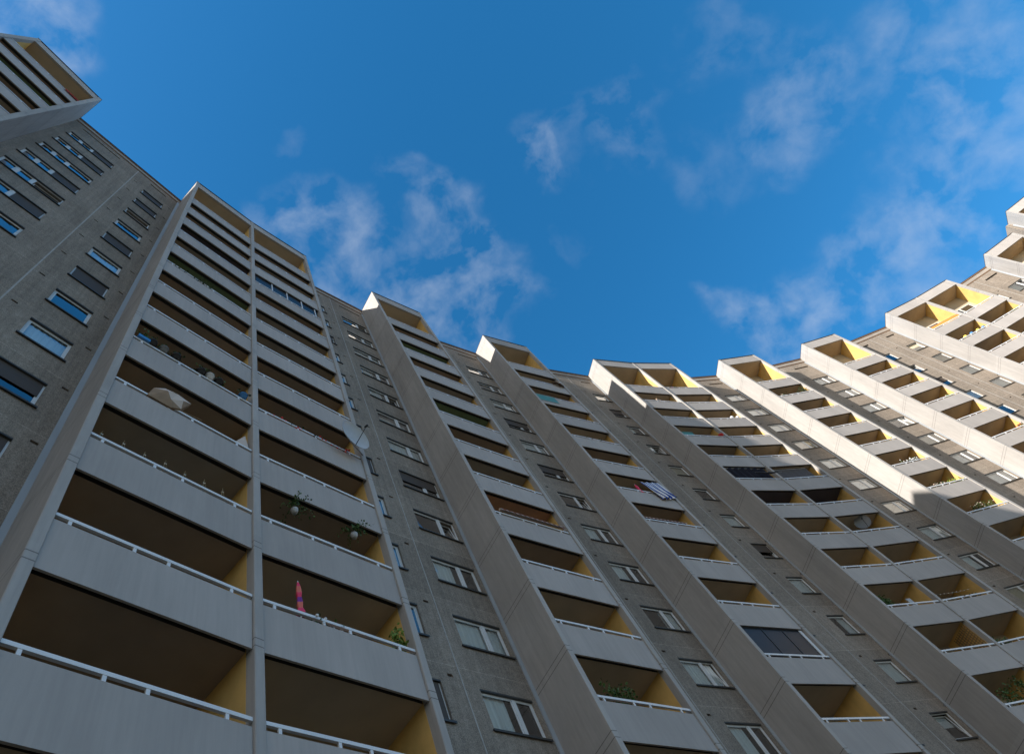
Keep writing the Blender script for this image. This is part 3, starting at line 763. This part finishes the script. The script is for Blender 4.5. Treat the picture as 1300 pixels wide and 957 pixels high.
bush('T2', 1.45, .25, 0, 1.1, .8, 'wild green shrub on the lowest visible balcony', 'leaf', 260)
bush('T7b', 3.0, .3, 10, 1.1, .35, 'lime green plant at the end of a sunlit balcony near the roof', 'leaf_lime', 160)
bush('T1a', 3.6, .3, 7, .5, .3, 'small bright green plant beside the divider high on the nearest tower', 'leaf_lime', 80)
bush('T1a', 1.2, .15, 6, 2.0, .12, 'low fringe of white flowers along a high handrail of the nearest tower', 'leaf_dark', 140, ('white', 22))
bush('T3', 3.0, .2, 9, 1.6, .22, 'red and white flower box on a high balcony beside a teal panel', 'leaf_dark', 120, ('red', 18))
bush('T4b', .9, .15, 11, 1.6, .2, 'low flowers on the top balcony rail beside the ochre wall', 'leaf_dark', 90, ('purple', 14))

bush('T1b', 1.9, .16, 3, 3.2, .2, 'long row of reddish flowers along the handrail left of the big satellite dish', 'leaf_dark', 120, ('red', 40))
bush('T3', 2.4, .16, 7, 2.6, .16, 'low white flowers along a high handrail of the third tower', 'leaf', 90, ('white', 20))
bush('T3', 3.0, .2, 8, .8, .3, 'small white flowering plant by the ochre wall high on the third tower', 'leaf', 70, ('cream', 10))
bush('T6', 3.2, .25, 3, 1.4, .4, 'green plants low on a sunlit balcony near the right edge', 'leaf', 180, ('cream', 12))

bush('T6', 3.5, .25, 6, .7, .5, 'small plant with red blossoms at the right end of a sunlit balcony', 'leaf_dark', 110, ('red', 10))
bush('T4a', 3.2, .2, 9, .9, .25, 'low pale plant on a sunlit rail one floor above the teal box', 'leaf', 90, ('cream', 9))
bush('T5', 3.4, .3, 7, .7, .35, 'small plant at the right end of the balcony above the white flower row', 'leaf', 90, ('cream', 7))
bush('T4b', 2.4, .25, 2, 1.8, .3, 'low dark plants along the rail under the beaded washing line', 'leaf_dark', 150)

# screens and shades
def screen(bay, s0, s1, depth, z0, z1, m, label, name='balcony_screen', cat='screen', folds=0, group='cloth and reed screens on balconies'):
    t = thing(name, bay, s0, depth, z0, label, cat, group); b = MB(); L_ = s1-s0; h = z1-z0; k = 30
    for i in range(k):
        xa, xb = L_*i/k, L_*(i+1)/k; ya, yb = folds*math.sin(i*1.3), folds*math.sin((i+1)*1.3)
        b.quad((xa,ya,0),(xb,yb,0),(xb,yb,h),(xa,ya,h)); b.quad((xa,ya+.012,0),(xa,ya+.012,h),(xb,yb+.012,h),(xb,yb+.012,0))
    part_sub('cloth', b.mesh('cloth', [m]), t)
    b = MB(); b.tube([(0,0,h),(L_,0,h)], .018, 6); b.tube([(0,0,0),(L_,0,0)], .014, 6); part_sub('rod', b.mesh('rod', [M['steel']]), t)
screen('T1b', .25, 3.7, .5, rl(7)+.02, rl(7)+.9, M['bamboo'], 'dry reed screen inside a balcony of the nearest tower', name='reed_screen', folds=.005)
screen('T3', .25, 1.7, .035, rl(9)-.95, rl(9)-.02, M['teal'], 'teal panel behind the handrail beside the red flower box')
screen('T4a', .45, 3.7, .16, rl(6)-.02, rl(6)+1.3, M['black2'], 'black and navy cloth sheets hanging across the shaded end of a balcony', folds=.09)
screen('T4b', .2, 3.2, .25, rl(6)+.05, rl(6)+1.25, M['blind_dark'], 'dark brown blind closing the right neighbour of the black cloth balcony', folds=.004)
screen('T6', .4, 2.9, .6, rl(10)+.0, rl(10)+.55, M['black'], 'dark windbreak cloth low in a sunlit balcony beneath the roof')
screen('T7a', .6, 3.85, .15, rl(11)+.02, rl(11)+.42, M['orange'], 'orange cloth laid along the top balcony rail in the sun')

# folded black parasol poking over a rail
t = thing('black_parasol', 'T4a', 2.6, .0, rl(6)+.05, 'furled black parasol lying slanted over the handrail of the dark cloth balcony', 'parasol')
b = MB(); b.tube([(-.2,.15,.75),(.5,-.25,.1),(.85,-.45,-.12)], [.02,.07,.02], 8); part_sub('canopy', b.mesh('canopy', [M['black']]), t)
b = MB(); b.tube([(-.45,.3,1.0),(1.0,-.54,-.25)], .012, 6); part_sub('pole', b.mesh('pole', [M['steel']]), t)

# glazed enclosure
t = thing('glazed_enclosure', 'T3', .25, .14, rl(1)+.0, 'dark glazing panels enclosing a low balcony, white side profile at the right', 'glazing')
b = MB(); b.quad((0,0,.03),(3.5,0,.03),(3.5,0,1.40),(0,0,1.40)); part_sub('pane', b.mesh('pane', [M['film']]), t)
b = MB(); b.box(0,3.5,-.02,.02,0,.03); b.box(0,3.5,-.02,.02,1.37,1.41)
for x in (1.18,2.35): b.box(x-.012,x+.012,-.02,.02,.03,1.37)
part_sub('profile', b.mesh('profile', [M['black']]), t)
b = MB(); b.box(3.36,3.52,-.03,.25,0,1.38); part_sub('side_profile', b.mesh('side_profile', [M['white']]), t)

# trellis on the inside of a side wall
t = thing('wooden_trellis', 'T4a', 3.84, .22, rl(1)-1.0, 'brown lattice trellis standing against an ochre side wall', 'trellis')
b = MB()
for i in range(9):
    b.box(-.03,-.01,.12*i,.12*i+.03,0,2.35); 
for i in range(18): b.box(-.045,-.03,0,1.0,.13*i,.13*i+.03)
part_sub('lattice', b.mesh('lattice', [M['wood']]), t)

# paper lanterns
LL = ['yellow paper lantern at the left of a sunlit balcony row','blue paper lantern second in a sunlit balcony row','yellow paper lantern third in a sunlit balcony row','blue paper lantern at the right of a sunlit balcony row']
for i, (s, c) in enumerate([(1.35,'yellowp'),(2.1,'blue'),(2.85,'yellowp'),(3.5,'blue')]):
    t = thing('paper_lantern', 'T7a', s, .3, rl(10)+.22, LL[i], 'lantern', 'paper lanterns in a row')
    b = MB(); b.lathe([(.03,.17),(.1,.14),(.165,.06),(.18,0),(.165,-.06),(.1,-.14),(.03,-.17)], seg=14); part_sub('shade', b.mesh('shade', [M[c]]), t)
    b = MB(); b.tube([(0,0,.17),(0,0,1.15)], .004, 4); part_sub('cord', b.mesh('cord', [M['black']]), t)
# drying racks / boxes
t = thing('storage_box', 'T4a', .9, .35, fl(8), 'teal plastic box seen over the rail of a grey painted balcony', 'box')
b = MB(); b.box(-.45,.45,-.2,.2,0,1.6); b.box(-.48,.48,-.23,.23,1.602,1.67); part_sub('body', b.mesh('body', [M['teal']]), t)
t = thing('red_cushion', 'T4a', 3.5, .1, rl(8)+.0, 'red cushion on the rail beside the divider, right of the teal box', 'cushion')
b = MB(); b.lathe([(0,0),(.2,.01),(.26,.07),(.2,.13),(0,.15)], seg=12); part_sub('cover', b.mesh('cover', [M['red']]), t)
for i, s in enumerate((2.85, 3.4)):
    t = thing('white_lantern', 'T4b', s, .2, rl(9)+.26, ['round white lantern, left of a pair above a handrail','round white lantern, right of a pair above a handrail'][i], 'lantern', 'pair of round white lanterns')
    b = MB(); b.lathe([(.02,.15),(.1,.12),(.15,0),(.1,-.12),(.02,-.15)], seg=14); part_sub('shade', b.mesh('shade', [M['white']]), t)
    b = MB(); b.tube([(0,0,-.15),(0,0,-.26)], .02, 6); part_sub('base', b.mesh('base', [M['white']]), t)
t = thing('red_towel', 'T0', 3.45, .04, rl(11)-.02, 'small red towel over the top rail at the upper left corner', 'towel')
b = MB()
for i in range(8): b.quad((-.35+.09*i,-.02*(i%2),.05),(-.26+.09*i,-.02*((i+1)%2),.05),(-.26+.09*i,-.05-.02*((i+1)%2),-.35),(-.35+.09*i,-.05-.02*(i%2),-.35))
b.box(-.36,.38,-.02,.1,.045,.055); part_sub('cloth', b.mesh('cloth', [M['red']]), t)
# boards and bicycle-like clutter
t = thing('ironing_board', 'T4a', 2.9, .5, fl(2)+.1, 'pale blue folded ironing board leaning inside a balcony beside a green shrub', 'ironing board')
b = MB(); b.box(-.16,.16,0,.05,.35,1.75); part_sub('board', b.mesh('board', [M['dish']]), t); b = MB(); b.tube([(-.12,.08,0),(.1,.08,1.4)],.015,6); b.tube([(.12,.08,0),(-.1,.08,1.4)],.015,6); part_sub('leg', b.mesh('leg', [M['steel']]), t)
# cloth awning ends at T3 top balconies
canvas_umbrella('T3', 3.4, .05, rl(10)+.08, .5, 60, 20, 'small cream parasol lying over a high rail of the third tower')
canvas_umbrella('T4a', 2.1, .4, rl(10)+.55, .32, 80, -30, 'small pale parasol folded against the rail of a high sunlit balcony')
# string of white clothes pegs line inside T4b
t = thing('washing_line', 'T4b', .6, .5, rl(2)+.75, 'washing line with pale beads across a shaded balcony', 'washing line')
b = MB(); b.tube([(0,0,0),(1,0,-.06),(2,0,-.08),(3,0,0)], .006, 4); part_sub('cord', b.mesh('cord', [M['steel']]), t)
b = MB()
for i in range(9): b.lathe([(0,-.03),(.03,0),(0,.03)], (.3+i*.3, 0, -.05), seg=6)
part_sub('beads', b.mesh('beads', [M['lampshade']]), t)
# glazing posts on an upper balcony of the nearest tower
t = thing('windbreak_glazing', 'T1b', .2, .14, rl(8)+.0, 'clear windbreak with white posts on an upper balcony of the nearest tower', 'glazing')
b = MB(); b.quad((0,0,0),(3.5,0,0),(3.5,0,1.38),(0,0,1.38)); part_sub('pane', b.mesh('pane', [M['film']]), t)
b = MB()
for x in (.9,1.75,2.6,3.4): b.box(x-.025,x+.025,-.03,.03,0,1.38)
part_sub('post', b.mesh('post', [M['white']]), t)

# ------------------------------------------------------------------ ground
m = MB(); m.quad((-900,-900,0),(900,-900,0),(900,900,0),(-900,900,0))
g = link('ground', m.mesh('ground', [mat('lawn_and_paving', (.075,.072,.055), .9, .1, [(.15,.7,1.3,(1,1,1)),(4,.8,1.2,(1,1,1))])])); g['kind'] = 'structure'

# ------------------------------------------------------------------ light
w = bpy.data.worlds.new('World'); scene.world = w; w.use_nodes = True; N = w.node_tree.nodes; L = w.node_tree.links
bg = N['Background']; SKY = .14; bg.inputs['Strength'].default_value = SKY
sky = N.new('ShaderNodeTexSky'); sky.sky_type = 'NISHITA'; sky.sun_disc = False
sky.sun_elevation = R(SUN_EL); sky.sun_rotation = R(90-SUN_AZ); sky.altitude = 60; sky.air_density = 1.0; sky.dust_density = .35; sky.ozone_density = 3.5
hs = N.new('ShaderNodeHueSaturation'); hs.inputs['Saturation'].default_value = 1.30; hs.inputs['Hue'].default_value = .492; L.new(sky.outputs[0], hs.inputs['Color'])
# thin clouds: noise over the sky dome, thicker round a few bearings
tc = N.new('ShaderNodeTexCoord')
def pdir(x, y):
    d = Vector((x-650, y-434, F)).normalized(); return Vector((d.dot(e1), d.dot(e2), d.dot(zc)))
CL = [(425,300,4.2,.75),(455,350,4.6,.7),(400,290,3,.5),(560,265,3.0,.6),(585,325,4.0,.75),(610,385,3.6,.75),(530,375,4.2,.75),(490,330,4,.5),(705,185,2.6,.75),(730,170,3,.3),(800,150,3.4,.45),(520,225,2.2,.4),(710,300,1.2,.15),
      (1020,130,4.6,.55),(1010,170,3.2,.4),(910,55,3.0,.3),(960,60,2.6,.25),(1180,60,4.2,.5),(1235,130,3.4,.8),(1222,180,2.6,.7),(1275,75,3,.65),(1295,15,3,.5),(1140,140,3,.35),(1165,300,4.4,.7),(1215,255,4.6,.8),(1110,365,4.8,.8),(1030,410,4.2,.85),(950,400,2.8,.8),(965,440,2.6,.5),(360,180,1.2,.2),(25,10,4.5,.85),(930,200,3,.2),(1200,330,4.5,.6),(880,230,3,.2)]
n0 = N.new('ShaderNodeTexNoise'); n0.inputs['Scale'].default_value = 7; n0.inputs['Detail'].default_value = 8; L.new(tc.outputs['Generated'], n0.inputs['Vector'])
ce = N.new('ShaderNodeVectorMath'); ce.operation = 'SUBTRACT'; L.new(n0.outputs['Color'], ce.inputs[0]); ce.inputs[1].default_value = (.5,.5,.5)
wv = N.new('ShaderNodeVectorMath'); wv.operation = 'MULTIPLY_ADD'; L.new(ce.outputs[0], wv.inputs[0]); wv.inputs[1].default_value = (.21,.21,.21); L.new(tc.outputs['Generated'], wv.inputs[2])
wn = N.new('ShaderNodeVectorMath'); wn.operation = 'NORMALIZE'; L.new(wv.outputs[0], wn.inputs[0])
acc = None
for x, y, deg, st in CL:
    d = pdir(x, y); vm = N.new('ShaderNodeVectorMath'); vm.operation = 'DOT_PRODUCT'; L.new(wn.outputs[0], vm.inputs[0]); vm.inputs[1].default_value = d
    mr = N.new('ShaderNodeMapRange'); mr.interpolation_type = 'SMOOTHERSTEP'; mr.inputs['From Min'].default_value = math.cos(R(deg*1.35)); mr.inputs['From Max'].default_value = 1.0; mr.inputs['To Max'].default_value = st
    L.new(vm.outputs['Value'], mr.inputs['Value'])
    if acc is None: acc = mr.outputs[0]
    else:
        mm = N.new('ShaderNodeMath'); mm.operation = 'MAXIMUM'; L.new(acc, mm.inputs[0]); L.new(mr.outputs[0], mm.inputs[1]); acc = mm.outputs[0]
# unseen cloud fields low in the sky, added as neutral fill light
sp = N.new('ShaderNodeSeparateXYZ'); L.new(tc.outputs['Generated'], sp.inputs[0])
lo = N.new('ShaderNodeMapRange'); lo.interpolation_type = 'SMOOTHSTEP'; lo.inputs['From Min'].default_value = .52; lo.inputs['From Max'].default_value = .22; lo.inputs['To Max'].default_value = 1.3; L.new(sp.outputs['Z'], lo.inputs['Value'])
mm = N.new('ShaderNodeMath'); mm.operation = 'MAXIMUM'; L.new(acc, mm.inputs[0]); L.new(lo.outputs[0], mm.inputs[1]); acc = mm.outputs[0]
va = N.new('ShaderNodeVectorMath'); va.operation = 'MULTIPLY_ADD'; L.new(n0.outputs['Color'], va.inputs[0]); va.inputs[1].default_value = (.07,.07,.07); L.new(tc.outputs['Generated'], va.inputs[2])
n1 = N.new('ShaderNodeTexNoise'); n1.inputs['Scale'].default_value = 17; n1.inputs['Detail'].default_value = 9; n1.inputs['Roughness'].default_value = .55; L.new(va.outputs[0], n1.inputs['Vector'])
mr = N.new('ShaderNodeMapRange'); mr.inputs['From Min'].default_value = .40; mr.inputs['From Max'].default_value = .82; L.new(n1.outputs['Fac'], mr.inputs['Value'])
mu = N.new('ShaderNodeMath'); mu.operation = 'MULTIPLY'; L.new(mr.outputs[0], mu.inputs[0]); L.new(acc, mu.inputs[1])
mu2 = N.new('ShaderNodeMath'); mu2.operation = 'MULTIPLY'; mu2.use_clamp = True; L.new(mu.outputs[0], mu2.inputs[0]); mu2.inputs[1].default_value = .58
mx = N.new('ShaderNodeMix'); mx.data_type = 'RGBA'; L.new(mu2.outputs[0], mx.inputs['Factor']); L.new(hs.outputs[0], mx.inputs['A']); mx.inputs['B'].default_value = (2.35,2.45,2.9,1)
# the added low clouds are coloured warm to offset blue skylight in the shade
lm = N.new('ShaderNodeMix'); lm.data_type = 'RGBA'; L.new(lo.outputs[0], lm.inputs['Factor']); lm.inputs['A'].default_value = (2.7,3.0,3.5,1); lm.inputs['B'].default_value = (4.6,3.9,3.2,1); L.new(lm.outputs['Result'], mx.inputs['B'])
# invented bright cloud behind the camera, added to fill shaded walls with neutral light
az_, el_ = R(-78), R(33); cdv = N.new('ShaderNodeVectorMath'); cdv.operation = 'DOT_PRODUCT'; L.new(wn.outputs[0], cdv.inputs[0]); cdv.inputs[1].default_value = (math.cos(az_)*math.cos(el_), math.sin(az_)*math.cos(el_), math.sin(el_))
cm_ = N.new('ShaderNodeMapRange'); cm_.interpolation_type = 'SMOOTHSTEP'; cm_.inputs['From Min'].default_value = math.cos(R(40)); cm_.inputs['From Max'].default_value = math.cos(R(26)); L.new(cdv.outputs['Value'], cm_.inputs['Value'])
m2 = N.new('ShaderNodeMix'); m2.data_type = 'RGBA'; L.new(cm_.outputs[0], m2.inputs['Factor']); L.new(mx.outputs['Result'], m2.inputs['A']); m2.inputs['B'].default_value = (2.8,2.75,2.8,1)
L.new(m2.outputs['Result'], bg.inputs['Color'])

sl = bpy.data.lights.new('sun', 'SUN'); sl.energy = 5.0; sl.angle = R(.53); sl.color = (1,.925,.83)
so = bpy.data.objects.new('sun', sl); COL.objects.link(so)
sd = Vector((math.cos(R(SUN_AZ))*math.cos(R(SUN_EL)), math.sin(R(SUN_AZ))*math.cos(R(SUN_EL)), math.sin(R(SUN_EL))))
so.rotation_euler = sd.to_track_quat('Z', 'Y').to_euler(); so.location = sd*100

# ------------------------------------------------------------------ camera
cd = bpy.data.cameras.new('camera'); cam = bpy.data.objects.new('camera', cd); COL.objects.link(cam)
cd.sensor_width = 36; cd.sensor_fit = 'HORIZONTAL'; cd.lens = 36*F/1300; cd.shift_y = -44.5/1300; cd.clip_start = .05; cd.clip_end = 5000
X = Vector((e1.x, e2.x, zc.x)); Y = -Vector((e1.y, e2.y, zc.y)); Z = -Vector((e1.z, e2.z, zc.z))
cam.matrix_world = Matrix(((X.x,Y.x,Z.x,0),(X.y,Y.y,Z.y,0),(X.z,Y.z,Z.z,EYE),(0,0,0,1)))
scene.camera = cam
scene.render.resolution_x = 1024; scene.render.resolution_y = 753
vs = scene.view_settings; vs.view_transform = 'Standard'; vs.look = 'None'; vs.exposure = 0.80; vs.gamma = 1.0
